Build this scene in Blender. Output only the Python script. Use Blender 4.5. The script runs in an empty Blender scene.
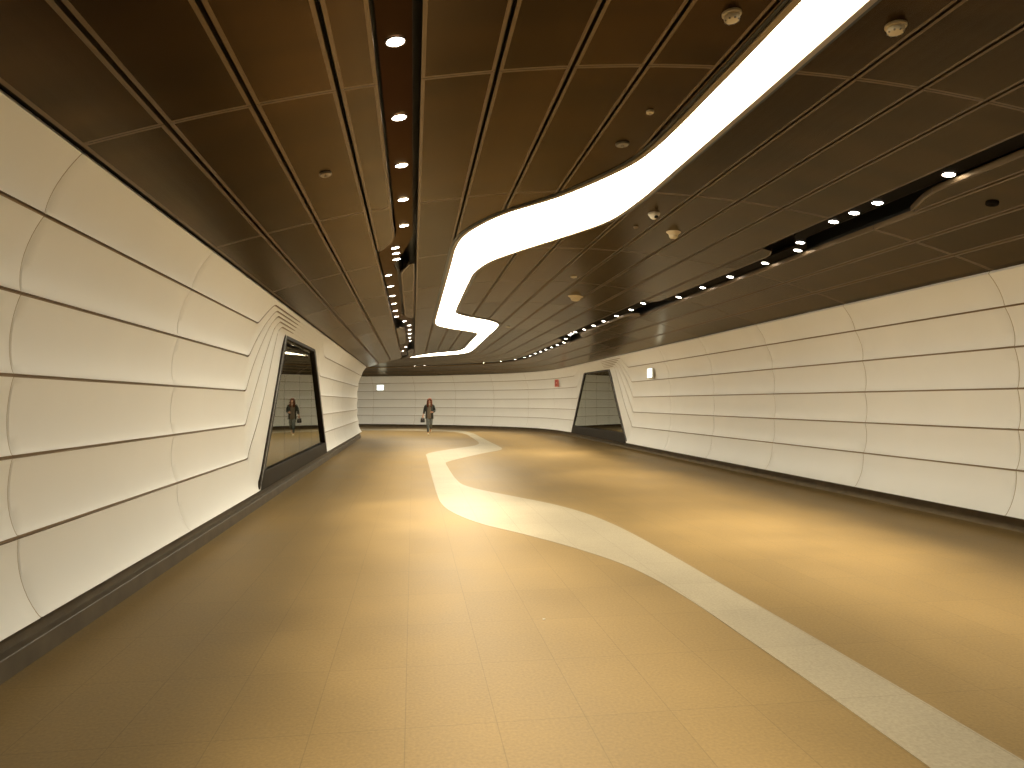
import math, random
import bpy, bmesh
from mathutils import Vector, Matrix

# ------------------------------------------------------------------ plan of the walkway
def catmull(pts, n=24):
    """Centripetal Catmull-Rom through plan points (no overshoot on uneven spacing)."""
    D = len(pts[0])
    ext = lambda a, b: tuple(2*a[k]-b[k] for k in range(D))
    P = [ext(pts[0], pts[1])] + [tuple(p) for p in pts] + [ext(pts[-1], pts[-2])]
    out = []
    for i in range(1, len(P) - 2):
        p = P[i-1:i+3]
        t = [0.0]
        for a, b in zip(p, p[1:]):
            t.append(t[-1] + max(1e-4, math.dist(a, b)**.5))
        lp = lambda a, b, ta, tb, u: tuple(a[k]+(b[k]-a[k])*(u-ta)/(tb-ta) for k in range(D))
        for k in range(n):
            u = t[1] + (t[2]-t[1])*k/n
            a1, a2, a3 = lp(p[0], p[1], t[0], t[1], u), lp(p[1], p[2], t[1], t[2], u), lp(p[2], p[3], t[2], t[3], u)
            b1, b2 = lp(a1, a2, t[0], t[2], u), lp(a2, a3, t[1], t[3], u)
            out.append(lp(b1, b2, t[1], t[2], u))
    out.append(tuple(pts[-1]))
    return out

class Path:
    """A plan curve measured by arc length; on its straight run s equals y."""
    def __init__(self, pts, side):
        self.p = catmull(pts)
        self.side = side
        self.s = [self.p[0][1]]
        for a, b in zip(self.p, self.p[1:]):
            self.s.append(self.s[-1] + math.hypot(b[0]-a[0], b[1]-a[1]))
    def at(self, s):
        S = self.s
        lo, hi = 0, len(S) - 2
        while lo < hi:
            m = (lo + hi + 1)//2
            if S[m] <= s: lo = m
            else: hi = m - 1
        a, b = self.p[lo], self.p[lo+1]
        L = S[lo+1] - S[lo]
        t = (s - S[lo])/L
        tx, ty = (b[0]-a[0])/L, (b[1]-a[1])/L
        return a[0]+(b[0]-a[0])*t, a[1]+(b[1]-a[1])*t, tx, ty
    def point(self, s, off, z):
        x, y, _, _ = self.at(s)
        # averaged normal keeps the surface smooth over the sampled curve
        _, _, ax, ay = self.at(max(self.s[0], s - .15))
        _, _, bx, by = self.at(min(self.s[-1] - .001, s + .15))
        tx, ty = ax + bx, ay + by
        l = math.hypot(tx, ty); tx /= l; ty /= l
        nx, ny = (ty, -tx) if self.side == 'left' else (-ty, tx)
        return (x + nx*off, y + ny*off, z)

START = -6.0
LEFT = Path([(-2.3, START), (-2.3, 0), (-2.3, 10), (-2.3, 20), (-2.3, 28.0), (-2.33, 30.0), (-2.6, 31.4),
             (-3.4, 32.5), (-5.0, 33.3), (-8.5, 34.3), (-14, 35.6)], 'left')
RIGHT = Path([(6.9, START), (6.9, 0), (6.9, 10), (6.9, 20), (6.9, 27), (6.88, 29.6), (6.7, 32.0), (6.2, 34.1), (5.2, 36.0),
              (3.8, 37.7), (2.0, 39.3), (0, 40.6), (-2.5, 41.8), (-6, 43.0), (-13, 45.0)], 'right')
BEND = 26.5                         # up to here the walkway is straight
def interp(table, v):
    if v <= table[0][0]: return table[0][1]
    for (a, fa), (b, fb) in zip(table, table[1:]):
        if v <= b: return fa + (fb-fa)*(v-a)/(b-a)
    return table[-1][1]
def smoothstep(a, b, v):
    t = min(1, max(0, (v-a)/(b-a))); return t*t*(3-2*t)
# station t along the middle of the walkway -> arc length on the left and right walls
L_ARC = [(BEND, BEND), (28.5, 28.3), (30, 29.4), (32, 30.4), (35, 31.8), (38, 33.6), (45, 40.5)]
R_ARC = [(BEND, BEND), (28.5, 28.9), (30, 30.8), (32, 33.7), (35, 38.2), (38, 42.6), (45, 51.5)]
XL, XR, CX, HW = -1.95, 6.65, 2.35, 4.30
def arch(x):
    return 2.98 + .75*(1 - ((x-CX)/HW)**2)
def ceil_point(x, t, dz=0.0):
    z = arch(x) + dz
    if t <= BEND: return (x, t, z)
    a = LEFT.point(interp(L_ARC, t), .35, 0)
    b = RIGHT.point(interp(R_ARC, t), .25, 0)
    u = (x-XL)/(XR-XL)
    return (a[0]+(b[0]-a[0])*u, a[1]+(b[1]-a[1])*u, z)

# ------------------------------------------------------------------ colours and light levels
WALL_C = (.86, .855, .825)
FLOOR_C = (.25, .168, .066)
BAND_C = (.36, .31, .22)
CEIL_C = (.046, .024, .009); CEIL_R = .23
EDGE_C = (.165, .112, .058)
INNER_C = (.22, .22, .16)
GLASS_IOR = 4.0
RIBBON_C, RIBBON_S = (1.0, .90, .68), 13.0
LENS_S = 25.0
SPOT_C, SPOT_W, SPOT_A = (1.0, .85, .60), 285.0, 62
WORLD_C, WORLD_S = (1.0, .85, .6), .03
EXPOSURE = 0.15

# ------------------------------------------------------------------ helpers
scene = bpy.context.scene
COL = scene.collection
class MB:
    def __init__(self): self.v, self.f, self.m = [], [], []
    def vert(self, p): self.v.append(tuple(p)); return len(self.v) - 1
    def face(self, idx, m=0): self.f.append(tuple(idx)); self.m.append(m)
    def grid(self, rows, m=0, close_u=False, close_v=False):
        """rows: lists of points of equal length."""
        ids = [[self.vert(p) for p in r] for r in rows]
        R, C = len(ids), len(ids[0])
        for i in range(R if close_v else R-1):
            for j in range(C if close_u else C-1):
                self.face((ids[i][j], ids[i][(j+1) % C], ids[(i+1) % R][(j+1) % C], ids[(i+1) % R][j]), m)
        return ids
    def box(self, lo, hi, m=0):
        x0, y0, z0 = lo; x1, y1, z1 = hi
        b = [self.vert(p) for p in ((x0,y0,z0),(x1,y0,z0),(x1,y1,z0),(x0,y1,z0),(x0,y0,z1),(x1,y0,z1),(x1,y1,z1),(x0,y1,z1))]
        for q in ((0,3,2,1),(4,5,6,7),(0,1,5,4),(1,2,6,5),(2,3,7,6),(3,0,4,7)): self.face([b[k] for k in q], m)
    def lathe(self, prof, n=24, m=0):
        """prof: (radius, z) pairs, turned about the z axis."""
        rows = [[(r*math.cos(2*math.pi*k/n), r*math.sin(2*math.pi*k/n), z) for k in range(n)] for r, z in prof]
        ids = self.grid(rows, m, close_u=True)
        if prof[0][0] > 1e-6: self.face(ids[0][::-1], m)
        if prof[-1][0] > 1e-6: self.face(ids[-1], m)
    def tube(self, pts, r, n=10, m=0):
        pts = [Vector(p) for p in pts]; rows = []
        for i, p in enumerate(pts):
            d = (pts[min(i+1, len(pts)-1)] - pts[max(i-1, 0)]).normalized()
            a = d.orthogonal().normalized() if i == 0 else (a - d*a.dot(d)).normalized()
            b = d.cross(a); rr = r[i] if isinstance(r, (list, tuple)) else r
            rows.append([tuple(p + a*rr*math.cos(2*math.pi*k/n) + b*rr*math.sin(2*math.pi*k/n)) for k in range(n)])
        ids = self.grid(rows, m, close_u=True)
        self.face(ids[0][::-1], m); self.face(ids[-1], m)
    def build(self, name, mats, parent=None, smooth=False, weld=False, angle=None):
        me = bpy.data.meshes.new(name)
        me.from_pydata(self.v, [], self.f); me.update()
        mats = mats if isinstance(mats, (list, tuple)) else [mats]
        for mt in mats: me.materials.append(mt)
        me.polygons.foreach_set('material_index', self.m)
        if smooth: me.polygons.foreach_set('use_smooth', [True]*len(me.polygons))
        bm = bmesh.new(); bm.from_mesh(me)
        if weld: bmesh.ops.remove_doubles(bm, verts=bm.verts, dist=1e-5)
        bmesh.ops.recalc_face_normals(bm, faces=bm.faces)
        if angle is not None:
            for e in bm.edges:
                if len(e.link_faces) == 2 and e.calc_face_angle(0) > angle: e.smooth = False
        bm.to_mesh(me); bm.free()
        o = bpy.data.objects.new(name, me); COL.objects.link(o)
        if parent: o.parent = parent
        return o
def tag(o, label=None, cat=None, group=None, kind=None):
    for k, v in (('label', label), ('category', cat), ('group', group), ('kind', kind)):
        if v: o[k] = v
    return o
def empty(name, loc=(0,0,0), rot=(0,0,0)):
    o = bpy.data.objects.new(name, None); COL.objects.link(o)
    o.location = loc; o.rotation_euler = rot; o.empty_display_size = .1
    return o
def bevel(o, w, seg=2):
    b = o.modifiers.new('bevel', 'BEVEL'); b.width = w; b.segments = seg; b.limit_method = 'ANGLE'
    return o

# ------------------------------------------------------------------ materials
def mat(name, col, rough=.5, metal=0, emit=None, strength=0, coat=0, spec=.5):
    m = bpy.data.materials.new(name); m.use_nodes = True
    b = m.node_tree.nodes['Principled BSDF']
    b.inputs['Base Color'].default_value = (*col, 1)
    b.inputs['Roughness'].default_value = rough; b.inputs['Metallic'].default_value = metal
    b.inputs['Specular IOR Level'].default_value = spec
    b.inputs['Coat Weight'].default_value = coat
    if emit:
        b.inputs['Emission Color'].default_value = (*emit, 1); b.inputs['Emission Strength'].default_value = strength
    return m
def noisy(m, cols, scale=(1,1,1), nscale=4, detail=6, rough=None, bump=0, lo=.3, hi=.7, coord='Object'):
    """Mottle the base colour between two tones of the material itself."""
    nt = m.node_tree; N, L = nt.nodes, nt.links; b = N['Principled BSDF']
    tc = N.new('ShaderNodeTexCoord'); mp = N.new('ShaderNodeMapping'); mp.inputs['Scale'].default_value = scale
    no = N.new('ShaderNodeTexNoise'); no.inputs['Scale'].default_value = nscale; no.inputs['Detail'].default_value = detail
    cr = N.new('ShaderNodeValToRGB')
    cr.color_ramp.elements[0].position = lo; cr.color_ramp.elements[0].color = (*cols[0], 1)
    cr.color_ramp.elements[1].position = hi; cr.color_ramp.elements[1].color = (*cols[1], 1)
    L.new(tc.outputs[coord], mp.inputs['Vector']); L.new(mp.outputs['Vector'], no.inputs['Vector'])
    L.new(no.outputs['Fac'], cr.inputs['Fac']); L.new(cr.outputs['Color'], b.inputs['Base Color'])
    if bump:
        bp = N.new('ShaderNodeBump'); bp.inputs['Strength'].default_value = bump; bp.inputs['Distance'].default_value = .01
        L.new(no.outputs['Fac'], bp.inputs['Height']); L.new(bp.outputs['Normal'], b.inputs['Normal'])
    return m
def tiled(name, c1, c2, mortar, rough):
    """Stone paving: a straight grid of 425 x 740 mm slabs with speckle, each slab a little different."""
    m = mat(name, c1, rough)
    nt = m.node_tree; N, L = nt.nodes, nt.links; b = N['Principled BSDF']; b.inputs['Specular IOR Level'].default_value = .3
    tc = N.new('ShaderNodeTexCoord'); mp = N.new('ShaderNodeMapping'); mp.inputs['Location'].default_value = (.03 + .425*40, -4.73 + .74*40, 0)
    br = N.new('ShaderNodeTexBrick'); br.offset = 0; br.squash = 1
    br.inputs['Scale'].default_value = 1; br.inputs['Brick Width'].default_value = .425; br.inputs['Row Height'].default_value = .74
    br.inputs['Mortar Size'].default_value = .0025; br.inputs['Mortar Smooth'].default_value = .2
    br.inputs['Color1'].default_value = (*c1, 1); br.inputs['Color2'].default_value = (*c2, 1); br.inputs['Mortar'].default_value = (*mortar, 1)
    L.new(tc.outputs['Object'], mp.inputs['Vector']); L.new(mp.outputs['Vector'], br.inputs['Vector'])
    no = N.new('ShaderNodeTexNoise'); no.inputs['Scale'].default_value = 60; no.inputs['Detail'].default_value = 8
    n2 = N.new('ShaderNodeTexNoise'); n2.inputs['Scale'].default_value = .9; n2.inputs['Detail'].default_value = 5
    L.new(tc.outputs['Object'], no.inputs['Vector']); L.new(tc.outputs['Object'], n2.inputs['Vector'])
    ad = N.new('ShaderNodeMath'); ad.operation = 'ADD'; L.new(no.outputs['Fac'], ad.inputs[0]); L.new(n2.outputs['Fac'], ad.inputs[1])
    mr = N.new('ShaderNodeMapRange'); mr.inputs['From Min'].default_value = .6; mr.inputs['From Max'].default_value = 1.4
    mr.inputs['To Min'].default_value = .74; mr.inputs['To Max'].default_value = 1.2
    L.new(ad.outputs[0], mr.inputs['Value'])
    mx = N.new('ShaderNodeMix'); mx.data_type = 'RGBA'; mx.blend_type = 'MULTIPLY'; mx.inputs['Factor'].default_value = 1
    L.new(br.outputs['Color'], mx.inputs['A']); L.new(mr.outputs['Result'], mx.inputs['B']); L.new(mx.outputs['Result'], b.inputs['Base Color'])
    r2 = N.new('ShaderNodeMapRange'); r2.inputs['To Min'].default_value = rough - .05; r2.inputs['To Max'].default_value = rough + .1
    L.new(n2.outputs['Fac'], r2.inputs['Value']); L.new(r2.outputs['Result'], b.inputs['Roughness'])
    bp = N.new('ShaderNodeBump'); bp.inputs['Strength'].default_value = .15; bp.inputs['Distance'].default_value = .004
    L.new(no.outputs['Fac'], bp.inputs['Height']); L.new(bp.outputs['Normal'], b.inputs['Normal'])
    return m

M_WALL = noisy(mat('cream_panel', WALL_C, .45), ([c*.97 for c in WALL_C], WALL_C), nscale=1.2)
M_GROOVE = mat('bronze_groove', (.30, .215, .135), .3, .6)
M_SEAM = mat('panel_seam', (.40, .33, .23), .7)
M_FLOOR = tiled('brown_stone_tiles', FLOOR_C, [c*.94 for c in FLOOR_C], [c*.74 for c in FLOOR_C], .48)
M_BAND = tiled('cream_stone_tiles', BAND_C, [c*.95 for c in BAND_C], [c*.72 for c in BAND_C], .45)
M_SKIRT = noisy(mat('grey_stone_skirting', (.10, .078, .05), .5), ((.08, .062, .04), (.12, .095, .062)), nscale=5)
M_CEIL = noisy(mat('bronze_mesh_panel', CEIL_C, CEIL_R, .85), ([c*.6 for c in CEIL_C], [c*1.3 for c in CEIL_C]), scale=(.5, 1.8, 1), nscale=1.7, detail=8)
M_CEIL2 = noisy(mat('bronze_mesh_panel_dark', CEIL_C, CEIL_R+.02, .85), ([c*.5 for c in CEIL_C], [c*1.0 for c in CEIL_C]), scale=(.5, 1.8, 1), nscale=1.7, detail=8)
_cb = M_CEIL.node_tree.nodes['Principled BSDF']     # the woven bronze mesh catches light at grazing angles
_cb.inputs['Sheen Weight'].default_value = .06; _cb.inputs['Sheen Roughness'].default_value = .35
for _m in (M_CEIL, M_CEIL2): _m.node_tree.nodes['Principled BSDF'].inputs['Specular Tint'].default_value = (.80, .73, .60, 1)
_cb.inputs['Sheen Tint'].default_value = (.85, .6, .34, 1)
M_EDGE = mat('bronze_panel_edge', EDGE_C, .4, .75)
M_VOID = mat('dark_ceiling_void', (.012, .009, .006), .9)
M_BLACK = mat('matt_black', (.006, .006, .006), .28)
M_TRAY = mat('shaded_bronze_tray', (.008, .006, .004), .8, 0, spec=.1)  # near black: the right channel's shade is put into the tray colour
M_TRAY2 = mat('brown_lamp_tray', (.016, .009, .004), .3, .9, spec=.3); M_TRAY2.node_tree.nodes['Principled BSDF'].inputs['Specular Tint'].default_value = (.62, .5, .36, 1)
M_GLOW = mat('white_light_panel', (.9, .9, .88), .5, emit=RIBBON_C, strength=RIBBON_S)
M_RIM = mat('grey_bronze_rim', (.30, .24, .17), .35, .5)
M_LENS = mat('downlight_lens', (.9, .9, .85), .4, emit=(1, .93, .8), strength=LENS_S)
M_RING = mat('pale_metal_ring', (.25, .2, .15), .35, .6)
M_FRAME = mat('dark_bronze_frame', (.014, .0095, .005), .55, 0, spec=.25)
M_INNER = noisy(mat('dim_shop_lining', INNER_C, .8), ([c*.85 for c in INNER_C], INNER_C), nscale=2)
M_WHITE = mat('white_plastic', (.75, .7, .6), .4)
M_CREAMP = mat('cream_plastic', (.7, .6, .42), .4)
M_GREYP = mat('grey_plastic', (.22, .2, .17), .5)
M_DARKL = mat('dark_lens', (.01, .01, .012), .1)
M_SIGN = mat('lit_sign_face', (.9, .95, .9), .4, emit=(.9, 1, .93), strength=3.2)
M_SIGNF = mat('sign_casing', (.6, .6, .55), .4)
M_SIGNG = mat('pale_sign_mark', (.35, .5, .48), .5, emit=(.45, .6, .6), strength=.6)
M_RED = mat('red_sign', (.5, .05, .03), .45)
M_PINK = mat('pale_red_border', (.75, .32, .25), .5)
def glass():
    m = bpy.data.materials.new('shop_glass'); m.use_nodes = True
    nt = m.node_tree; N, L = nt.nodes, nt.links; N.clear()
    out = N.new('ShaderNodeOutputMaterial'); mx = N.new('ShaderNodeMixShader'); fr = N.new('ShaderNodeFresnel'); fr.inputs['IOR'].default_value = GLASS_IOR
    tr = N.new('ShaderNodeBsdfTransparent'); tr.inputs['Color'].default_value = (.72, .76, .66, 1)
    gl = N.new('ShaderNodeBsdfGlossy'); gl.inputs['Roughness'].default_value = .015; gl.inputs['Color'].default_value = (.97, .97, .87, 1)
    L.new(fr.outputs[0], mx.inputs[0]); L.new(tr.outputs[0], mx.inputs[1]); L.new(gl.outputs[0], mx.inputs[2]); L.new(mx.outputs[0], out.inputs['Surface'])
    return m
M_GLASS = glass()

# ------------------------------------------------------------------ floor
mb = MB()
mb.grid([[(x, y, 0) for x in (-15, -4, 0, 3, 8)] for y in (-7, 0, 10, 20, 30, 40, 46)])
tag(mb.build('floor', M_FLOOR), kind='structure')

BAND = [((2.1,-6),(2.53,-6)), ((2.1,2),(2.53,2)), ((2.11,3.3),(2.535,3.3)), ((2.1,4.1),(2.53,4.3)), ((2.08,5.04),(2.52,5.4)), ((2.02,5.72),(2.515,6.3)), ((1.91,6.26),(2.5,7.1)),
        ((1.63,7.0),(2.45,8.1)), ((1.26,7.74),(2.31,9.1)), ((.83,8.52),(2.05,9.95)), ((.54,9.43),(1.62,10.85)), ((.42,10.3),(1.15,11.8)),
        ((.39,11.5),(.9,12.6)), ((.385,12.6),(.83,13.6)), ((.38,14),(.81,14.6)), ((.38,16.5),(.80,16)), ((.38,19),(.80,16.9)), ((.40,20.1),(.87,17.4)), ((1.06,21.8),(1.95,19.95)), ((2.0,23.5),(2.72,21.5)),
        ((2.3,24.5),(2.86,22.3)), ((2.42,25.6),(2.88,23.3)), ((2.45,27),(2.87,25.5)), ((2.46,30),(2.86,30)), ((2.42,32.3),(2.82,33.4)),
        ((1.9,34.9),(2.35,36.4)), ((0,36.6),(.2,38.2)), ((-3,37.6),(-3,39.4)), ((-7,38.8),(-7,40.6)), ((-12,40),(-12,41.8))]
def ribbon_curves(pairs, n=14):
    c = catmull([a + b for a, b in pairs], n)
    return [(p[0], p[1]) for p in c], [(p[2], p[3]) for p in c]
mb = MB()
bl, br_ = ribbon_curves(BAND)
top = [[(a[0], a[1], -.02), (a[0], a[1], .003), (b[0], b[1], .003), (b[0], b[1], -.02)] for a, b in zip(bl, br_)]
mb.grid(top)
tag(mb.build('floor_band', M_BAND), 'pale cream stone band winding along the brown tiled floor', 'floor band')

# ------------------------------------------------------------------ panelled walls
TOPZ = 2.975
ROWS = [.715, 1.18, 1.655, 2.135, 2.6]                 # heights of the five long grooves (G5 .. G1)
WIN = [(0, .25), (1.95, 2.64), (5.38, 2.66), (7.6, .25)]
NEAR = [((-.22, .715), (1.25, 2.71)), ((-.22, 1.18), (.95, 2.76)), ((-.22, 1.655), (.65, 2.81)), ((-.2, 2.135), (.40, 2.86)), ((-.2, 2.6), (.12, 2.91))]
def off_z(z):
    return .35*abs((z-1.45)/1.525)**3
PANE = .16
def off_wall(q, z):
    """How far the panelled skin stands out into the walkway: a C section that flattens to one plane round a window."""
    o = off_z(z)
    if q < -.3 or q > 8.6: return o
    flat = PANE + max(0, z-2.64)/.335*.19
    k = (z-.25)/2.39
    qe, qf = 1.95*k, 7.6 - 2.22*k
    w = smoothstep(-.2, max(.1, qe-.3), q) * (1 - smoothstep(qf+.1, qf+.65, q))
    return o + (flat-o)*w
def win_z(q):
    return -1 if q < 0 or q > 7.6 else interp(WIN, q)
def groove_z(i, q):
    row = ROWS[i]; (q0, z0), (q1, z1) = NEAR[i]
    if q <= q0 or q >= 7.25: z = row
    elif q < q1: z = z0 + (z1-z0)*(q-q0)/(q1-q0)
    elif q < 5.5: z = z1
    else: z = z1 + (row-z1)*(q-5.5)/1.75
    return z
def wall(side, path, w0, zb, s1, seams):
    # columns
    S = set()
    s = START
    while s < s1:
        S.add(round(s, 3)); s += .05 if w0-1 < s < w0+9 else (.25 if s < 25 else .12)
    for q, _ in WIN: S.add(round(w0+q, 3))
    S = sorted(S)
    S = [s for s in S if not any(abs(s-k) < .03 for k in seams)]
    for k in seams: S += [k-.012, k-.0045, k+.0045, k+.012]
    S.sort()
    def near(k): return any(abs(k-m) < .0055 for m in seams)
    def heights(s):
        q = s - w0
        g = []
        for i in range(5):
            a = [groove_z(i, q+d) for d in (-.06, -.03, 0, .03, .06)]
            g.append(sum(a)/5)
        low = max(zb, win_z(q))
        prev = low
        for i in range(5):
            g[i] = max(g[i], prev + .045); prev = g[i]
        fade = 1 - smoothstep(1.2, 3.6, q)*(1 - smoothstep(6.9, 7.3, q))
        return low, g, fade
    T = [0, .025, .07, .15, .26, .38, .5, .62, .74, .85, .93, .975, 1]
    rows, mats, isw = [], None, []
    for s in S:
        low, g, fade = heights(s)
        col, mm = [], []
        seam = near(s)
        hw = max(.0008, .0105*fade)
        # return at the bottom edge, then rows and grooves upward
        q = s - w0
        back = .0 if win_z(q) > low-1e-6 else off_wall(q, low)-.08
        col.append((back, low)); mm.append(0)
        b = [low] + g + [TOPZ]
        for i in range(6):
            lo = b[i] + (hw if i else 0); hi = b[i+1] - (hw if i < 5 else 0)
            amp = .032*min(1, (b[i+1]-b[i])/.46)**1.2
            for k, t in enumerate(T):
                z = lo + (hi-lo)*t
                sh = math.sin(math.pi*t**.85)**.8 if 0 < t < 1 else 0
                if i == 5: sh *= .8
                o = off_wall(q, z) - amp*sh - (.006 if seam else 0)
                col.append((o, z)); mm.append(2 if seam else 0)
            if i < 5:
                d = .022*fade
                for zz in (b[i+1]-hw, b[i+1]+hw):
                    col.append((off_wall(q, zz)-d-.002, zz)); mm.append(1 if fade > .5 else 0)
        col.append((off_z(TOPZ)-.02, TOPZ+.03)); mm.append(0)
        rows.append([path.point(s, o, z) for o, z in col]); isw.append((seam, mm))
    mb = MB()
    ids = [[mb.vert(p) for p in r] for r in rows]
    n = len(rows[0]); nt = len(T)
    for i in range(len(ids)-1):
        sm = isw[i][0] and isw[i+1][0]
        for j in range(n-1):
            a, b = isw[i][1][j], isw[i][1][j+1]
            m = 1 if (a == 1 or b == 1) else (2 if sm else 0)
            mb.face((ids[i][j], ids[i+1][j], ids[i+1][j+1], ids[i][j+1]), m)
    o = mb.build('wall_' + side, [M_WALL, M_GROOVE, M_SEAM], smooth=True, angle=math.radians(38))
    return tag(o, kind='structure')
W_L, W_R = 10.25, 21.35
ZB_L, ZB_R = .25, .2
seams_l = [4.39 + 2.72*k for k in range(-3, 2)] + [20.65 + 2.72*k for k in range(0, 5)]
seams_r = [4.33 + 2.72*k for k in range(-3, 6)] + [29.6 + 2.72*k for k in range(0, 9)]
wall('left', LEFT, W_L, ZB_L, LEFT.s[-1]-.4, seams_l)
wall('right', RIGHT, W_R, ZB_R, RIGHT.s[-1]-.4, seams_r)

M_SKIRT2 = noisy(mat('brown_stone_skirting', (.17, .125, .07), .5), ((.14, .10, .058), (.20, .15, .085)), nscale=5)
def skirting(side, path, prof, s1):
    mb = MB(); rows = []; s = START
    while s < s1:
        rows.append([path.point(s, o, z) for o, z in prof]); s += .3 if s < 25 else .15
    mb.grid(rows)
    tag(mb.build('baseboard_' + side, M_SKIRT if side == 'left' else M_SKIRT2), kind='structure')
skirting('left', LEFT, [(-.25, .245), (.06, .245), (.075, .24), (.085, .13), (.13, .12), (.135, .115), (.14, -.02)], LEFT.s[-1]-.4)
skirting('right', RIGHT, [(-.3, .30), (-.06, .30), (-.045, .29), (-.035, -.02)], RIGHT.s[-1]-.4)

# ------------------------------------------------------------------ shop windows
def window(n, path, w0, zb, lean):
    root = empty('window_%d' % n, path.point(w0+3.8, 0, 0)); root['kind'] = 'structure'
    inv = Matrix.Translation(-Vector(root.location))
    P = lambda s, o, z: tuple(inv @ Vector(path.point(s, o, z)))
    outer = [(-.12, zb-.02), (1.9, 2.70), (5.42, 2.72), (7.72, zb-.02)]
    inner = [(.33, .50), (2.03, 2.59), (5.30, 2.61), (7.29, .50)]
    mb = MB()
    rings = [[P(w0+q, o, z) for q, z in pts] for pts, o in ((outer, -.06), (outer, .158), (inner, .158), (inner, -.06))]
    mb.grid(rings, close_u=True, close_v=True)
    mb.build('window_frame', M_FRAME, root)
    # low dark sill in front of the frame foot
    mb = MB()
    pr = [(.15, .50), (.162, .50), (.168, .48), (.17, zb+.0), (.15, zb+.0)]
    mb.grid([[P(w0+q0+(z-zb)*k, o, z) for o, z in pr] for q0, k in ((.05, .85), (7.53, -.95))], close_u=True)
    mb.build('sill', M_FRAME, root)
    # panes: a triangle at each end, two rectangles between, thin dark joints
    top = lambda q: interp([(.33, .52), (2.02, 2.60), (5.30, 2.62), (7.27, .52)], q)
    G = lambda q: .13 - lean*q           # plane of the glass
    cuts = [.33, 2.02, 3.66, 5.30, 7.27]; j = .006
    for a, b in zip(cuts, cuts[1:]):
        mb = MB(); rows = []
        a2, b2 = a + (j if a > .4 else 0), b - (j if b < 7.2 else 0)
        pts = [(a2, .52), (b2, .52), (b2, top(b2)), (a2, top(a2))]
        pts = [p for k, p in enumerate(pts) if math.dist(p, pts[k-1]) > 1e-3]
        f = [mb.vert(P(w0+q, G(q), z)) for q, z in pts]; bk = [mb.vert(P(w0+q, G(q)-.015, z)) for q, z in pts]
        mb.face(f); mb.face(bk[::-1])
        for k in range(len(pts)): mb.face((f[k], f[(k+1) % len(pts)], bk[(k+1) % len(pts)], bk[k]))
        mb.build('window_pane', M_GLASS, root)
    for q in cuts[1:-1]:
        mb = MB()
        mb.grid([[P(w0+q-j, G(q)+o, z), P(w0+q+j, G(q)+o, z)] for o, z in ((.001, .52), (.001, top(q)), (-.016, top(q)), (-.016, .52))], close_v=True)
        mb.build('pane_joint', M_FRAME, root)
    # the shallow display space behind the glass
    mb = MB()
    q0, q1, z0, z1, d0, d1 = -.2, 7.8, .2, 2.95, -.07, -1.2
    c = [P(w0+q, d, z) for d in (d0, d1) for q, z in ((q0, z0), (q1, z0), (q1, z1), (q0, z1))]
    v = [mb.vert(p) for p in c]
    for f in ((4,5,6,7), (0,1,5,4), (1,2,6,5), (2,3,7,6), (3,0,4,7)): mb.face([v[k] for k in f])
    mb.build('display_recess', M_INNER, root)
window(1, LEFT, W_L, ZB_L, .0046)
window(2, RIGHT, W_R, ZB_R, 0)

# ------------------------------------------------------------------ ceiling
ROW0, ROWL = 4.29, 2.72
def cl_left(t):   # left edge of the left channel
    return interp([(8.3,-.21),(8.55,-.25),(9.05,-.43),(9.3,-.46),(17.8,-.46),(18.0,-.43),(18.5,-.25),(18.7,-.21),(22.9,-.21),(23.1,-.25),(23.7,-.43),(23.9,-.46)], t)
def cr_left(t):
    return interp([(9.5,.03),(9.75,0),(10.5,-.18),(10.8,-.21),(16.0,-.21),(16.2,-.18),(16.8,0),(17.0,.03),(25.9,.03),(26.1,0),(26.8,-.18),(27,-.21)], t)
def cl_right(t):
    return interp([(8.1,4.57),(8.3,4.6),(8.65,4.79),(8.8,4.82),(13.0,4.82),(13.15,4.79),(13.5,4.6),(13.65,4.57),(21.3,4.57),(21.5,4.6),(21.8,4.79),(22,4.82)], t)
def cr_right(t):
    return interp([(5.75,4.82),(5.95,4.85),(6.45,5.04),(6.65,5.07),(14.5,5.07),(14.7,5.04),(15.2,4.85),(15.4,4.82),(19.7,4.82),(19.85,4.85),(20.2,5.04),(20.35,5.07)], t)
k = lambda v: (lambda t: v)
LINES = [k(-1.94), k(-1.45), k(-.955), k(-.46), None, cl_left, cr_left, None, k(.03), k(.52), k(1.01), k(1.5), k(2.0), k(2.49), k(2.98), k(3.49), k(4.0), k(4.57), None]
STRIPS = [(k(-1.93), k(-1.45)), (k(-1.45), k(-.955)), (k(-.955), k(-.46)), (k(-.46), cl_left), (cr_left, k(.03))]
xs = [.03, .52, 1.01, 1.5, 2.0, 2.49, 2.98, 3.49, 4.0, 4.57]
STRIPS += [(k(a), k(b)) for a, b in zip(xs, xs[1:])]
STRIPS += [(k(4.57), cl_right), (cr_right, k(5.07)), (k(5.07), k(5.58)), (k(5.58), k(6.07)), (k(6.07), k(6.64))]
mb = MB()
t_lo = ROW0 - 4*ROWL
rng = random.Random(11)
GAP, BORD = .013, .024
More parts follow.
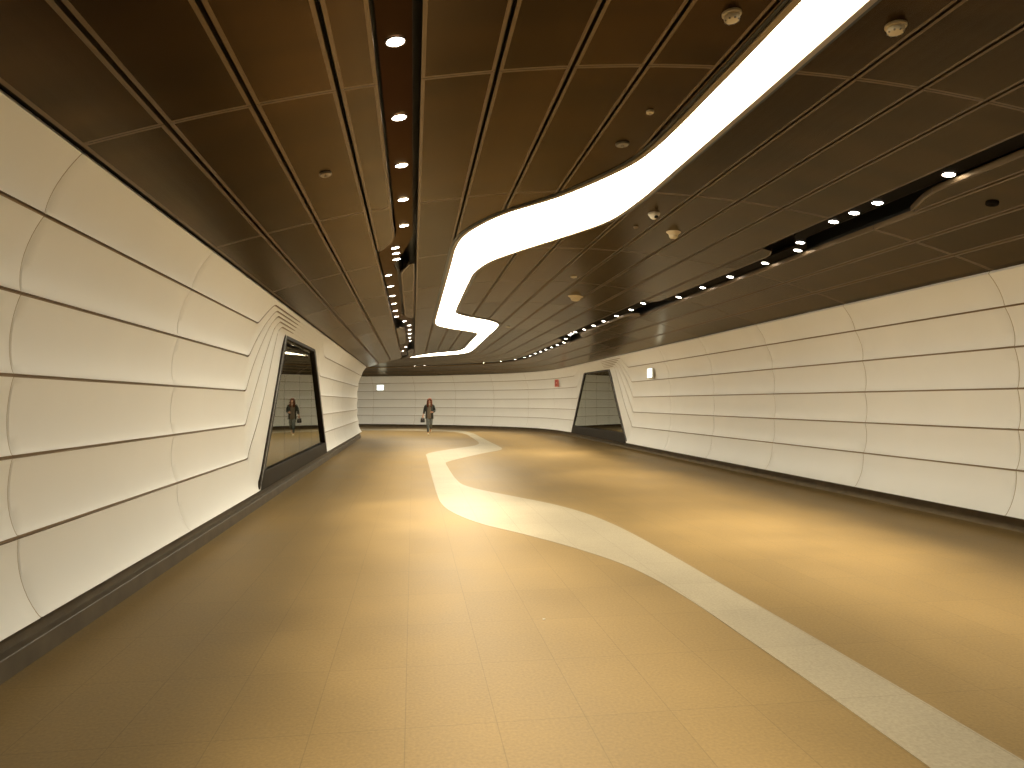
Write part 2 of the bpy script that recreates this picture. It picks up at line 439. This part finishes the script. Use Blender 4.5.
for (fa, fb) in STRIPS:
    for r in range(0, 18):
        t0, t1 = t_lo + r*ROWL + .003, t_lo + (r+1)*ROWL - .003
        if t0 > 44: continue
        pm = 3 if rng.random() < .22 else 0
        n = 16
        ts = [t0, t0 + .02] + [t0 + (t1-t0)*i/n for i in range(1, n)] + [t1 - .02, t1]
        ids, prev = [], None
        for i, t in enumerate(ts):
            a, b = fa(t) + GAP, fb(t) - GAP
            if b - a < .05: prev = None; continue
            fr = [a, a+BORD] + [a+BORD + (b-a-2*BORD)*q for q in (.25, .5, .75)] + [b-BORD, b]
            if b-a < 2*BORD+.02: fr = [a + (b-a)*q for q in (0, .2, .35, .5, .65, .8, 1)]
            row = [mb.vert(ceil_point(a, t, .05))] + [mb.vert(ceil_point(x, t)) for x in fr] + [mb.vert(ceil_point(b, t, .05))]
            if prev:
                e = i in (1, len(ts)-1)
                for j in range(len(row)-1):
                    mb.face((prev[j], prev[j+1], row[j+1], row[j]), 1 if (e or j <= 1 or j >= len(row)-3) else pm)
            prev = row
# dark void above the gaps, left open over the two light channels
for a, b in ((-2.5, -.47), (.04, 4.56), (5.08, 7.1)):
    ts = [t_lo + .5*i for i in range(0, 102)]
    mb.grid([[ceil_point(a + (b-a)*i/10, min(t, 44.5), .075) for i in range(11)] for t in ts], 2)
tag(mb.build('ceiling', [M_CEIL, M_EDGE, M_VOID, M_CEIL2]), kind='structure')

# ------------------------------------------------------------------ winding light panel
RIB = [((2.11,-6),(2.475,-6)), ((2.11,2),(2.475,2)), ((2.11,3.6),(2.475,3.6)), ((2.11,4.4),(2.475,4.6)), ((2.08,5.74),(2.465,6.1)), ((1.94,6.35),(2.445,7.3)), ((1.54,7.15),(2.33,8.2)), ((1.04,7.73),(1.94,9.05)),
       ((.79,8.18),(1.51,9.8)), ((.64,8.63),(1.17,10.45)), ((.575,9.2),(1.0,11.2)), ((.57,10.5),(.97,12.2)), ((.57,13),(.965,13.5)), ((.57,15.5),(.965,14.8)), ((.57,17.2),(.97,15.8)), ((.58,18.0),(1.02,16.6)), ((.66,18.9),(1.36,17.5)),
       ((1.2,20.4),(2.12,18.75)), ((1.98,21.85),(2.41,19.6)), ((2.08,22.5),(2.46,20.7)), ((2.1,24),(2.47,23)), ((2.1,26.5),(2.49,26.5)), ((2.1,28.5),(2.5,29.7)), ((1.95,29.8),(2.44,31.0)), ((1.5,30.35),(2.2,32.2)), ((.72,30.8),(1.65,33.3)), ((.15,31.6),(1.15,34.6)), ((.1,34),(.85,36)), ((.3,38),(.95,38.6)), ((.6,44),(1.1,44))]
rl, rr = ribbon_curves(RIB, 14)
root = tag(empty('light_ribbon', (2.3, 4, 3.7)), 'glowing white light panel snaking along the brown ceiling', 'ceiling light')
inv = Matrix.Translation(-Vector(root.location))
CP = lambda x, t, dz: tuple(inv @ Vector(ceil_point(x, t, dz)))
mb = MB()
mb.grid([[CP(a[0]+(b[0]-a[0])*q, a[1]+(b[1]-a[1])*q, -.012) for q in (0, .25, .5, .75, 1)] for a, b in zip(rl, rr)])
mb.build('diffuser', M_GLOW, root)
def offset_line(c, d):
    out = []
    for i, p in enumerate(c):
        a, b = c[max(0, i-1)], c[min(len(c)-1, i+1)]
        tx, ty = b[0]-a[0], b[1]-a[1]; l = math.hypot(tx, ty) or 1
        out.append((p[0]-ty/l*d, p[1]+tx/l*d))
    return out
for c, sg in ((rl, 1), (rr, -1)):
    o1, o2 = offset_line(c, .05*sg), offset_line(c, .085*sg)
    mb = MB()
    mb.grid([[CP(*p, -.010), CP(*p, -.022), CP(*q, -.018), CP(*q, .0)] for p, q in zip(c, o1)])
    mb.build('rim', M_RIM, root)
    mb = MB()
    mb.grid([[CP(*p, -.002), CP(*p, -.006), CP(*q, -.006), CP(*q, .002)] for p, q in zip(o1, o2)])
    mb.build('shadow_strip', M_BLACK, root)  # flat black strip painted as the shade of a recess beside the rim

# ------------------------------------------------------------------ light channels and their downlights
def tray_left(t):     # centre line of the lamps
    return interp([(7.9,-.105),(8.7,-.22),(9.75,-.24),(10.4,-.385),(16.2,-.385),(17.1,-.245),(18,-.105),(23.2,-.105),(25,-.25),(26.6,-.385)], t)
def tray_right(t):
    return interp([(7.9,4.73),(8.28,4.98),(13.0,4.98),(13.15,4.75),(19.5,4.75),(19.8,4.72),(20.8,4.72),(21.9,4.98)], t)
def tray_left_edges(t):
    lo = interp([(16.2,-.455),(16.8,-.34),(17.6,-.19),(18.2,-.20)], t)
    lo = max(cl_left(t) + .008, lo) if 15 < t < 22.5 else cl_left(t) + .008
    hi = interp([(8.6,-.012),(9.4,-.13),(10.2,-.285),(10.8,-.25),(15.9,-.25),(17.0,-.05),(17.6,-.012),(23.1,-.012),(24.2,-.14),(26,-.28),(27,-.25)], t)
    return lo, hi
def tray_right_edges(t):
    c = tray_right(t); return c-.08, c+.08
def channel(label, x0, x1, edges, tmax, tray_mat):
    root = tag(empty('light_channel', ceil_point((x0+x1)/2, 6)), label, 'light channel')
    inv = Matrix.Translation(-Vector(root.location))
    Q = lambda x, t, dz: tuple(inv @ Vector(ceil_point(x, t, dz)))
    ts = [START + .15*i for i in range(int((tmax-START)/.15)+1)]
    mb = MB()
    mb.grid([[Q(x0, t, .02), Q(x0, t, .22), Q(x1, t, .22), Q(x1, t, .02)] for t in ts])
    mb.build('trough', M_BLACK, root)
    mb = MB()
    mb.grid([[Q(edges(t)[0], t, .075), Q(edges(t)[0], t, .055), Q(edges(t)[1], t, .055), Q(edges(t)[1], t, .075)] for t in ts], close_u=True)
    mb.build('tray', tray_mat, root)
channel('narrow black light channel with kinks along the left side of the ceiling', -.475, .045, tray_left_edges, 30, M_TRAY2)
channel('long black light channel with kinks along the right side of the ceiling', 4.555, 5.085, tray_right_edges, 42, M_TRAY)

ORD = ('nearest second third fourth fifth sixth seventh eighth ninth tenth eleventh twelfth thirteenth fourteenth fifteenth sixteenth seventeenth '
       'eighteenth nineteenth twentieth twenty-first twenty-second twenty-third twenty-fourth twenty-fifth twenty-sixth twenty-seventh twenty-eighth '
       'twenty-ninth thirtieth thirty-first thirty-second thirty-third thirty-fourth thirty-fifth thirty-sixth thirty-seventh thirty-eighth thirty-ninth fortieth').split()
def ceil_tilt(x, t):
    """Rotation that lays a fitting flat against the vaulted ceiling."""
    c, a, d = (Vector(ceil_point(*q)) for q in ((x, t), (x+.02, t), (x, t+.02)))
    n = (a-c).cross(d-c).normalized()
    return Vector((0, 0, 1)).rotation_difference(n if n.z > 0 else -n).to_euler()
proto = {}
def spot_data(power):
    l = bpy.data.lights.new('downlight_beam', 'SPOT'); l.energy = power; l.color = SPOT_C
    l.spot_size = math.radians(SPOT_A); l.spot_blend = 1; l.shadow_soft_size = .05
    return l
SPOT = spot_data(SPOT_W); SPOT_RIGHT = spot_data(SPOT_W*.88)
def downlight(x, t, label, group, beam=True, r=.053):
    if x < 2: t = t*1.01 if t < 9 else t + .08
    p = ceil_point(x, t, .047)
    root = empty('downlight', p, ceil_tilt(x, t))
    tag(root, label, 'downlight', group)
    if r not in proto:
        m1 = MB(); m1.lathe([(r*1.0, .004), (r*1.0, -.003), (r*1.10, -.003), (r*1.13, 0), (r*1.13, .004)], 20)
        m2 = MB(); m2.lathe([(1e-7, -.003), (r*.6, -.0025), (r*.98, .001), (r*.98, .004)], 20)
        proto[r] = (m1.build('trim_ring', M_RING, root, True), m2.build('lens', M_LENS, root, True))
    else:
        for q in proto[r]:
            c = q.copy(); COL.objects.link(c); c.parent = root
    if beam:
        l = bpy.data.objects.new('downlight_beam', SPOT if x < 2 else SPOT_RIGHT); COL.objects.link(l); l.parent = root; l.location = (0, 0, -.03)
yl = [1.82, 2.84, 3.86, 4.9, 5.9, 6.9, 7.92, 8.98, 9.33, 9.72, 10.8, 11.85, 12.92, 13.95, 15.05, 16.05, 17.25, 18.4, 19.5, 20.7, 21.9, 23.1, 25.2, 26.9]
trio = {8.98, 9.33, 9.72}
n = 0
for y in yl:
    x = tray_left(y) if y not in trio else -.235
    vis = y > 3
    lab = None
    if vis:
        lab = ('%s lit round downlight in the left ceiling channel' % ORD[n].capitalize()) if n == 0 else ('%s lit downlight along the left ceiling channel, counting from the nearest' % ORD[n])
        if y in trio: lab = {8.98: 'nearest of three close-set downlights at the first kink of the left channel', 9.33: 'middle of three close-set downlights at the first kink of the left channel', 9.72: 'farthest of three close-set downlights at the first kink of the left channel'}[y]
        n += 1
    else:
        lab = 'round downlight in the left ceiling channel above the viewer, out of the picture'
    downlight(x, y, lab, 'downlights in the left ceiling channel')
yr = [(3.5, 4.73), (4.5, 4.73), (5.53, 4.76), (6.45, 4.73), (6.83, 4.73), (7.2, 4.73), (8.1, 4.86), (8.4, 5.0), (9.25, 5.0), (10.35, 5.0), (11.4, 5.0), (12.5, 5.0), (13.15, 4.74), (13.45, 4.73), (13.76, 4.73),
      (14.7, 4.77), (15.8, 4.77), (16.9, 4.77), (17.9, 4.77), (18.9, 4.77), (19.75, 4.71), (20.15, 4.71), (20.55, 4.72), (21.6, 4.84), (22.6, 5.0), (23.65, 5.0), (24.7, 5.0), (25.75, 5.0), (26.8, 5.0), (27.85, 5.0), (28.9, 5.0), (29.95, 5.0),
      (31.2, 4.97), (32.6, 4.95), (33.8, 4.95), (37.1, 4.95), (37.6, 4.95)]
trios = {6.45: 'nearest', 6.83: 'middle', 7.2: 'farthest', 13.15: 'nearest', 13.45: 'middle', 13.76: 'farthest', 19.75: 'nearest', 20.15: 'middle', 20.55: 'farthest'}
n = 0
for y, x in yr:
    if y > 5:
        lab = ('%s lit downlight in the right ceiling channel' % ORD[n].capitalize()) if n == 0 else '%s lit downlight along the right ceiling channel, counting from the nearest' % ORD[n]
        if y in trios: lab = '%s of three close-set downlights at the %s wide part of the right channel' % (trios[y], 'first' if y < 9 else 'second' if y < 15 else 'third')
        n += 1
    else:
        lab = 'round downlight in the right ceiling channel beyond the picture edge'
    downlight(x, y, lab, 'downlights in the right ceiling channel')
# a small spotlight in the black slot at the first kink
sp = tag(empty('spotlight', ceil_point(-.12, 10.55, .03)), 'small lit spotlight in the black opening at the left channel kink', 'spotlight')
m1 = MB(); m1.lathe([(.03, .14), (.033, .0), (.028, -.004), (.028, .006)], 18); m1.build('housing', M_RING, sp, True)
m1 = MB(); m1.lathe([(1e-7, -.004), (.02, -.003), (.027, .004)], 18); m1.build('lens', M_LENS, sp, True)

# ------------------------------------------------------------------ things fixed to the ceiling
def on_ceiling(name, x, t, label, cat, group=None):
    return tag(empty(name, ceil_point(x, t), ceil_tilt(x, t)), label, cat, group)
def detector(x, t, r, label):
    o = on_ceiling('smoke_detector', x, t, label, 'smoke detector')
    m1 = MB(); m1.lathe([(r*1.0, .004), (r*1.0, -.012), (r*.94, -.016)], 28); m1.build('base', M_CREAMP, o, True, angle=.6)
    m1 = MB(); m1.lathe([(r*.8, -.014), (r*.82, -.03), (r*.72, -.045), (r*.4, -.052), (1e-7, -.053)], 28); m1.build('sensor_cap', M_CREAMP, o, True, angle=.6)
    m1 = MB()
    for a in range(8):
        c, s_ = math.cos(a*math.pi/4), math.sin(a*math.pi/4)
        m1.tube([(c*r*.62, s_*r*.62, -.0475), (c*r*.74, s_*r*.74, -.0405)], .006, 6)
    m1.build('vent_slots', M_GREYP, o)
detector(1.79, 3.66, .055, 'cream smoke detector on the ceiling left of the light panel, at the top edge')
detector(2.81, 3.65, .06, 'cream smoke detector on the ceiling right of the light panel, near the top')
o = on_ceiling('security_camera', 2.80, 7.75, 'white dome security camera with dark lens right of the light panel', 'security camera')
o.scale = (.84, .84, .76)
m1 = MB(); m1.lathe([(.082, .003), (.085, -.012), (.078, -.03), (.066, -.042)], 28); m1.build('housing', M_WHITE, o, True, angle=.6)
m1 = MB(); m1.lathe([(.06, -.04)] + [(.06*math.cos(a), -.042 - .055*math.sin(a)) for a in (.2, .5, .8, 1.1, 1.35)] + [(1e-7, -.097)], 28); m1.build('dome', M_WHITE, o, True)
m1 = MB(); m1.lathe([(.026, .0), (.026, .022), (.02, .026), (1e-7, .027)], 18)
le = m1.build('lens', M_DARKL, o, True); le.location = (.014, -.042, -.068); le.rotation_euler = (math.radians(105), 0, math.radians(15))
def bell(x, t, r, dp, label, m):
    o = on_ceiling('ceiling_sensor', x, t, label, 'ceiling sensor')
    m1 = MB(); m1.lathe([(r, .003), (r, -.006), (r*.92, -.012), (r*.72, -.03*dp/.1), (r*.6, -.06*dp/.1)], 28); m1.build('flange', m, o, True)
    m1 = MB(); m1.lathe([(r*.6, -.058*dp/.1), (r*.55, -.085*dp/.1), (r*.42, -.1*dp/.1), (1e-7, -.102*dp/.1)], 28); m1.build('cap', m, o, True)
bell(3.32, 8.46, .095, .08, 'cream bell-shaped sensor on the ceiling, just behind the dome camera', M_CREAMP)
bell(3.33, 13.93, .16, .095, 'wide cream flanged sensor on the ceiling, farther off beside the light panel bend', M_CREAMP)
def disc(x, t, r, label, m, name='sprinkler_cover', cat='sprinkler cover'):
    o = on_ceiling(name, x, t, label, cat)
    m1 = MB(); m1.lathe([(r, .002), (r, -.012), (r*.9, -.018), (r*.3, -.02), (1e-7, -.02)], 24); m1.build('cover_plate', m, o, True, angle=.6)
    m1 = MB(); m1.lathe([(r*.25, -.018), (r*.22, -.03), (1e-7, -.032)], 14); m1.build('nozzle', m, o, True, angle=.6)
disc(2.79, 8.38, .032, 'tiny cream sprinkler cover on the ceiling between light panel and dome camera', M_RIM)
disc(2.81, 11.89, .055, 'small cream disc on the ceiling between the two cream sensors', M_CREAMP)
disc(2.77, 20.13, .07, 'small pale disc on the far ceiling beside the sharp light panel corner', M_WHITE)
disc(2.74, 29.8, .07, 'faint pale disc on the far ceiling where the walkway turns', M_RIM)
disc(1.78, 5.0, .03, 'tiny cream sprinkler head left of the light panel, before its curve', M_CREAMP)
disc(1.77, 5.67, .058, 'flat grey disc on the ceiling tucked inside the light panel curve', M_GREYP)
disc(-.71, 5.7, .05, 'flat grey disc on the ceiling left of the left light channel', M_RIM)
disc(5.36, 5.71, .055, 'dim brown disc on the ceiling right of the right light channel', M_TRAY)

# ------------------------------------------------------------------ signs on the walls
def wall_sign(name, path, s, z, w, h, d, off, label, cat, face, casing, marks):
    x, y, zz = path.point(s, off, z)
    x2, y2, _ = path.point(s, off+1, z)
    root = tag(empty(name, (x, y, z), (0, 0, math.atan2(y2-y, x2-x) + math.pi/2)), label, cat)   # local -y faces the walkway... +y into the wall
    m1 = MB(); m1.box((-w/2, 0, -h/2), (w/2, d, h/2)); bevel(m1.build('casing', casing, root), .006)
    m1 = MB(); m1.box((-w/2+.012, -.006, -h/2+.012), (w/2-.012, .002, h/2-.012)); m1.build('face', face, root)
    for nm, mt, boxes in marks:
        m1 = MB()
        for (a, b, c_, e) in boxes: m1.box((a, -.0085 - .003*(nm == 'pictogram'), b), (c_, -.005, e))
        m1.build(nm, mt, root)
wall_sign('exit_sign', RIGHT, 19.15, 2.335, .40, .27, .06, .135, 'small lit white exit sign on the right wall near the slanted window', 'exit sign', M_SIGN, M_SIGNF,
          [('pictogram', M_SIGNG, [(-.03, -.07, .02, -.03)])])
wall_sign('exit_sign', RIGHT, 45.4, 2.35, .44, .31, .06, .135, 'glowing white exit sign high on the far curved wall, left of the person', 'exit sign', M_SIGN, M_SIGNF, [])
wall_sign('fire_sign', RIGHT, 31.6, 2.385, .54, .36, .03, .125, 'small square red fire sign on the curved wall beside the far window', 'sign', M_PINK, M_PINK,
          [('red_field', M_RED, [(-.2, -.14, .2, .14)]), ('pictogram', M_PINK, [(-.05, -.04, .07, .05)])])

# ------------------------------------------------------------------ the walker
def skinned(name, nodes, links, m, parent, root=0, sub=2):
    """One continuous surface grown round a skeleton: nodes are (x, y, z, rx[, ry])."""
    me = bpy.data.meshes.new(name)
    me.from_pydata([n[:3] for n in nodes], links, []); me.materials.append(m)
    o = bpy.data.objects.new(name, me); COL.objects.link(o); o.parent = parent
    sk = o.modifiers.new('skin', 'SKIN'); sk.use_smooth_shade = True
    for i, n in enumerate(nodes):
        d = me.skin_vertices[0].data[i]
        d.radius = (n[3], n[4] if len(n) > 4 else n[3]); d.use_root = (i == root)
    s = o.modifiers.new('subdivision', 'SUBSURF'); s.levels = s.render_levels = sub
    return o
M_SKIN = noisy(mat('skin', (.62, .36, .24), .5), ((.58, .33, .22), (.64, .38, .26)), nscale=8)
M_HAIR = noisy(mat('auburn_hair', (.10, .03, .012), .6, spec=.2), ((.06, .017, .007), (.15, .045, .017)), scale=(60, 60, 6), nscale=3)
M_JACK = noisy(mat('dark_green_jacket', (.02, .022, .017), .8), ((.015, .017, .013), (.03, .032, .024)), nscale=20)
M_TOP = noisy(mat('olive_grey_top', (.17, .13, .09), .85), ((.14, .11, .075), (.2, .155, .11)), nscale=30)
M_JEAN = noisy(mat('faded_blue_denim', (.13, .15, .15), .85), ((.10, .12, .125), (.19, .21, .2)), nscale=14)
M_SHOE = mat('pale_canvas_shoe', (.75, .68, .52), .6)
M_SCARF = noisy(mat('pale_scarf', (.45, .33, .24), .9), ((.38, .28, .2), (.52, .4, .3)), nscale=25)
M_BAG = mat('black_leather', (.012, .009, .008), .4)
M_LIP = mat('lip', (.38, .12, .1), .5)
M_EYE = mat('dark_eye', (.02, .015, .012), .2)
PX, PY = .745, 31.65
person = tag(empty('person', (PX, PY, 0)), 'long-haired person in dark jacket and jeans walking towards the viewer, carrying a bag', 'person')
nodes = [(0, 0, .90, .13, .10), (0, 0, 1.03, .115, .085), (0, .005, 1.18, .13, .095), (0, .01, 1.31, .125, .085), (0, .005, 1.40, .052, .05),      # 0-4 pelvis .. neck
         (0, -.01, 1.475, .06, .062), (0, -.015, 1.545, .075, .088), (0, -.005, 1.585, .05, .06), (0, -.10, 1.53, .012), (0, -.118, 1.512, .010),  # 5 jaw 6 head 7 crown 8-9 nose
         (-.085, 0, .84, .085), (-.07, -.055, .47, .058), (-.055, -.05, .09, .036), (-.055, -.10, .045, .036), (-.058, -.20, .03, .03),            # 10-14 right leg
         (.085, .0, .84, .085), (.062, -.05, .48, .058), (.06, .25, .27, .036), (.06, .29, .20, .034), (.06, .27, .10, .026),                      # 15-19 left leg, trailing
         (-.165, .01, 1.33, .055), (-.228, .03, 1.10, .042), (-.282, -.02, .92, .027), (-.300, -.035, .86, .027, .018),                          # 20-23 right arm
         (.165, .01, 1.33, .055), (.235, .05, 1.09, .042), (.16, -.13, 1.03, .027), (.115, -.175, 1.04, .027, .018)]                              # 24-27 left arm
links = [(0,1),(1,2),(2,3),(3,4),(4,5),(5,6),(6,7),(6,8),(8,9),(0,10),(10,11),(11,12),(12,13),(13,14),(0,15),(15,16),(16,17),(17,18),(18,19),
         (3,20),(20,21),(21,22),(22,23),(3,24),(24,25),(25,26),(26,27)]
def fingers(base, pts):
    for chain in pts:
        prev = base
        for p in chain:
            nodes.append(p); links.append((prev, len(nodes)-1)); prev = len(nodes)-1
# four fingers curled under the bag handle, thumb leaving the side of the palm
fingers(23, [[(-.333 + .020*i, -.070, .832, .0085), (-.333 + .020*i, -.064, .785 - .003*abs(i-1.5), .008), (-.333 + .020*i, -.018, .782, .0075)] for i in range(4)])
fingers(23, [[(-.262, -.040, .855, .010), (-.250, -.055, .830, .009)]])
fingers(27, [[(.085, -.205, 1.02 + .02*i, .009), (.055 + .006*abs(i-1.5), -.215, 1.012 + .02*i, .0085), (.035 + .006*abs(i-1.5), -.205, 1.006 + .02*i, .008)] for i in range(4)])
fingers(27, [[(.105, -.195, 1.075, .010), (.085, -.21, 1.098, .009)]])
skinned('body', nodes, links, M_SKIN, person)
for sx in (-1, 1):
    m1 = MB(); m1.lathe([(1e-7, -.011), (.008, -.008), (.011, 0), (.008, .008), (1e-7, .011)], 12)
    e = m1.build('eye', M_EYE, person, True); e.location = (sx*.031, -.092, 1.553)
    skinned('ear', [(sx*.078, .0, 1.565, .012, .02), (sx*.084, .005, 1.54, .012, .02), (sx*.078, .0, 1.515, .009, .012)], [(0,1),(1,2)], M_SKIN, person, sub=1)
m1 = MB(); m1.tube([(-.024, -.083, 1.487), (-.01, -.094, 1.487), (.01, -.094, 1.487), (.024, -.083, 1.487)], [.003, .007, .007, .003], 8)
m1.build('mouth', M_LIP, person, True)
# hair: a shell from the crown, open at the face, falling past the shoulders
rows = []
NA = 40
for i in range(15):
    u = i/14; row = []
    for j in range(NA+1):
        g = 31*(1-.5*u)*smoothstep(.17, .30, u)
        a = math.radians(-90 + g + (360-2*g)*j/NA)       # starts right of the face, runs round the back
        if u < .3:
            v = u/.3*math.pi/2; r = math.sin(v); z = 1.565 + .108*math.cos(v); rx, ry = .104*r, .116*r
        else:
            w = (u-.3)/.7; z = 1.565 - .30*w; rx = .104 + .035*w + .006*math.sin(j*1.7); ry = .116 + .008*w + .006*math.sin(j*2.3)
        row.append((rx*math.cos(a), .0 + ry*math.sin(a), z))
    rows.append(row)
m1 = MB(); m1.grid(rows)
h = m1.build('hair', M_HAIR, person, True)
so = h.modifiers.new('thickness', 'SOLIDIFY'); so.thickness = .022; so.offset = 0
# clothes
skinned('jeans', [(0, 0, .93, .142, .112), (0, 0, .87, .14, .11), (-.088, 0, .80, .098), (-.073, -.055, .47, .07), (-.056, -.052, .12, .056), (.088, 0, .80, .098), (.064, -.05, .48, .07), (.06, .225, .285, .056)],
        [(0,1),(1,2),(2,3),(3,4),(1,5),(5,6),(6,7)], M_JEAN, person)
skinned('top', [(0, 0, .70, .15, .118), (0, 0, .80, .165, .135), (0, 0, .92, .17, .135), (0, 0, 1.02, .155, .12), (0, .0, 1.2, .15, .118), (0, .008, 1.32, .135, .1), (0, .005, 1.385, .075, .075)], [(0,1),(1,2),(2,3),(3,4),(4,5),(5,6)], M_TOP, person)
rows = []
for i in range(11):
    u = i/10; z = .74 + .63*u
    rx = .185 - .012*math.sin(u*math.pi) + (0 if u < .8 else -.25*(u-.8)); ry = .148 - (0 if u < .8 else .2*(u-.8))
    row = []
    for j in range(33):
        g0, g1 = math.radians(-62), math.radians(-118+360-20)                  # open at the front, wider on her right
        a = g0 + (g1-g0)*j/32
        row.append((rx*math.cos(a), .005 + ry*math.sin(a), z + .006*math.sin(j*1.3)*(1-u)))
    rows.append(row)
m1 = MB(); m1.grid(rows)
j_ = m1.build('jacket', M_JACK, person, True); so = j_.modifiers.new('thickness', 'SOLIDIFY'); so.thickness = .018
skinned('sleeve', [(-.07, .01, 1.375, .062), (-.172, .012, 1.325, .078), (-.232, .03, 1.10, .058), (-.262, -.012, .945, .046)], [(0,1),(1,2),(2,3)], M_JACK, person)
skinned('sleeve', [(.07, .01, 1.375, .062), (.172, .012, 1.325, .078), (.24, .05, 1.09, .06), (.148, -.145, 1.03, .044)], [(0,1),(1,2),(2,3)], M_JACK, person)
m1 = MB(); m1.tube([(.085*math.cos(a), .0 + .08*math.sin(a), 1.385 + .012*math.sin(2*a)) for a in [2*math.pi*k_/20 for k_ in range(21)]], .034, 10)
m1.build('scarf', M_SCARF, person, True)
skinned('shoe', [(-.055, -.03, .05, .047, .045), (-.056, -.10, .05, .048, .045), (-.058, -.19, .042, .045, .036), (-.058, -.225, .038, .034, .03)], [(0,1),(1,2),(2,3)], M_SHOE, person)
skinned('shoe', [(.06, .265, .245, .045), (.06, .305, .215, .047), (.06, .29, .13, .045, .036), (.06, .275, .085, .034, .03)], [(0,1),(1,2),(2,3)], M_SHOE, person)

bag = tag(empty('handbag', (PX-.303, PY-.040, .575)), 'black handbag hanging from the walking person\'s hand', 'bag')
rows = []
for z, wx, wy in ((0, .09, .05), (.012, .098, .06), (.09, .098, .056), (.16, .09, .042), (.19, .08, .026)):
    rows.append([(math.copysign(abs(math.cos(a))**.55, math.cos(a))*wx, math.copysign(abs(math.sin(a))**.55, math.sin(a))*wy, z) for a in [2*math.pi*k_/28 for k_ in range(28)]])
m1 = MB(); ids = m1.grid(rows, close_u=True); m1.face(ids[0][::-1]); m1.face(ids[-1])
m1.build('bag_body', M_BAG, bag, True, angle=.7)
m1 = MB(); m1.tube([(-.075, 0, .17)] + [(-.075*math.cos(math.pi*k_/12) , 0, .18 + .052*math.sin(math.pi*k_/12)) for k_ in range(13)] + [(.075, 0, .17)], .006, 8)
m1.build('handle', M_BAG, bag, True)
m1 = MB(); m1.box((-.02, -.062, .115), (.02, -.05, .15)); bevel(m1.build('clasp', M_RING, bag), .004)

sc_ = MB()
random.seed(4)
sc_.grid([[(-.009+.006*i+random.uniform(-.002,.002), -.009+.006*j+random.uniform(-.002,.002), .002+random.uniform(0,.006)) for i in range(4)] for j in range(4)])
pp = sc_.build('paper_scrap', M_WHITE); pp.location = (.90, 4.72, 0)
so = pp.modifiers.new('thickness', 'SOLIDIFY'); so.thickness = .001
tag(pp, 'tiny white scrap of paper lying on the brown floor tiles', 'paper scrap')

# ------------------------------------------------------------------ light, camera, view
w = bpy.data.worlds.new('world'); scene.world = w; w.use_nodes = True
w.node_tree.nodes['Background'].inputs['Color'].default_value = (*WORLD_C, 1)
w.node_tree.nodes['Background'].inputs['Strength'].default_value = WORLD_S
cd = bpy.data.cameras.new('camera'); cam = bpy.data.objects.new('camera', cd); COL.objects.link(cam)
cd.sensor_width = 36; cd.sensor_fit = 'HORIZONTAL'; cd.lens = 690/1024*36; cd.clip_end = 300; cd.clip_start = .05
cam.location = (0, 0, 1.5)
yaw, pitch = math.atan(99/690), math.atan(18/690)
cam.rotation_euler = (math.pi/2 + pitch, 0, -yaw)
scene.camera = cam
vs = scene.view_settings
vs.view_transform = 'Standard'; vs.look = 'None'; vs.gamma = 1; vs.use_curve_mapping = False; vs.exposure = EXPOSURE
scene.cycles.max_bounces = 8; scene.cycles.diffuse_bounces = 4; scene.cycles.glossy_bounces = 4
scene.cycles.use_denoising = True
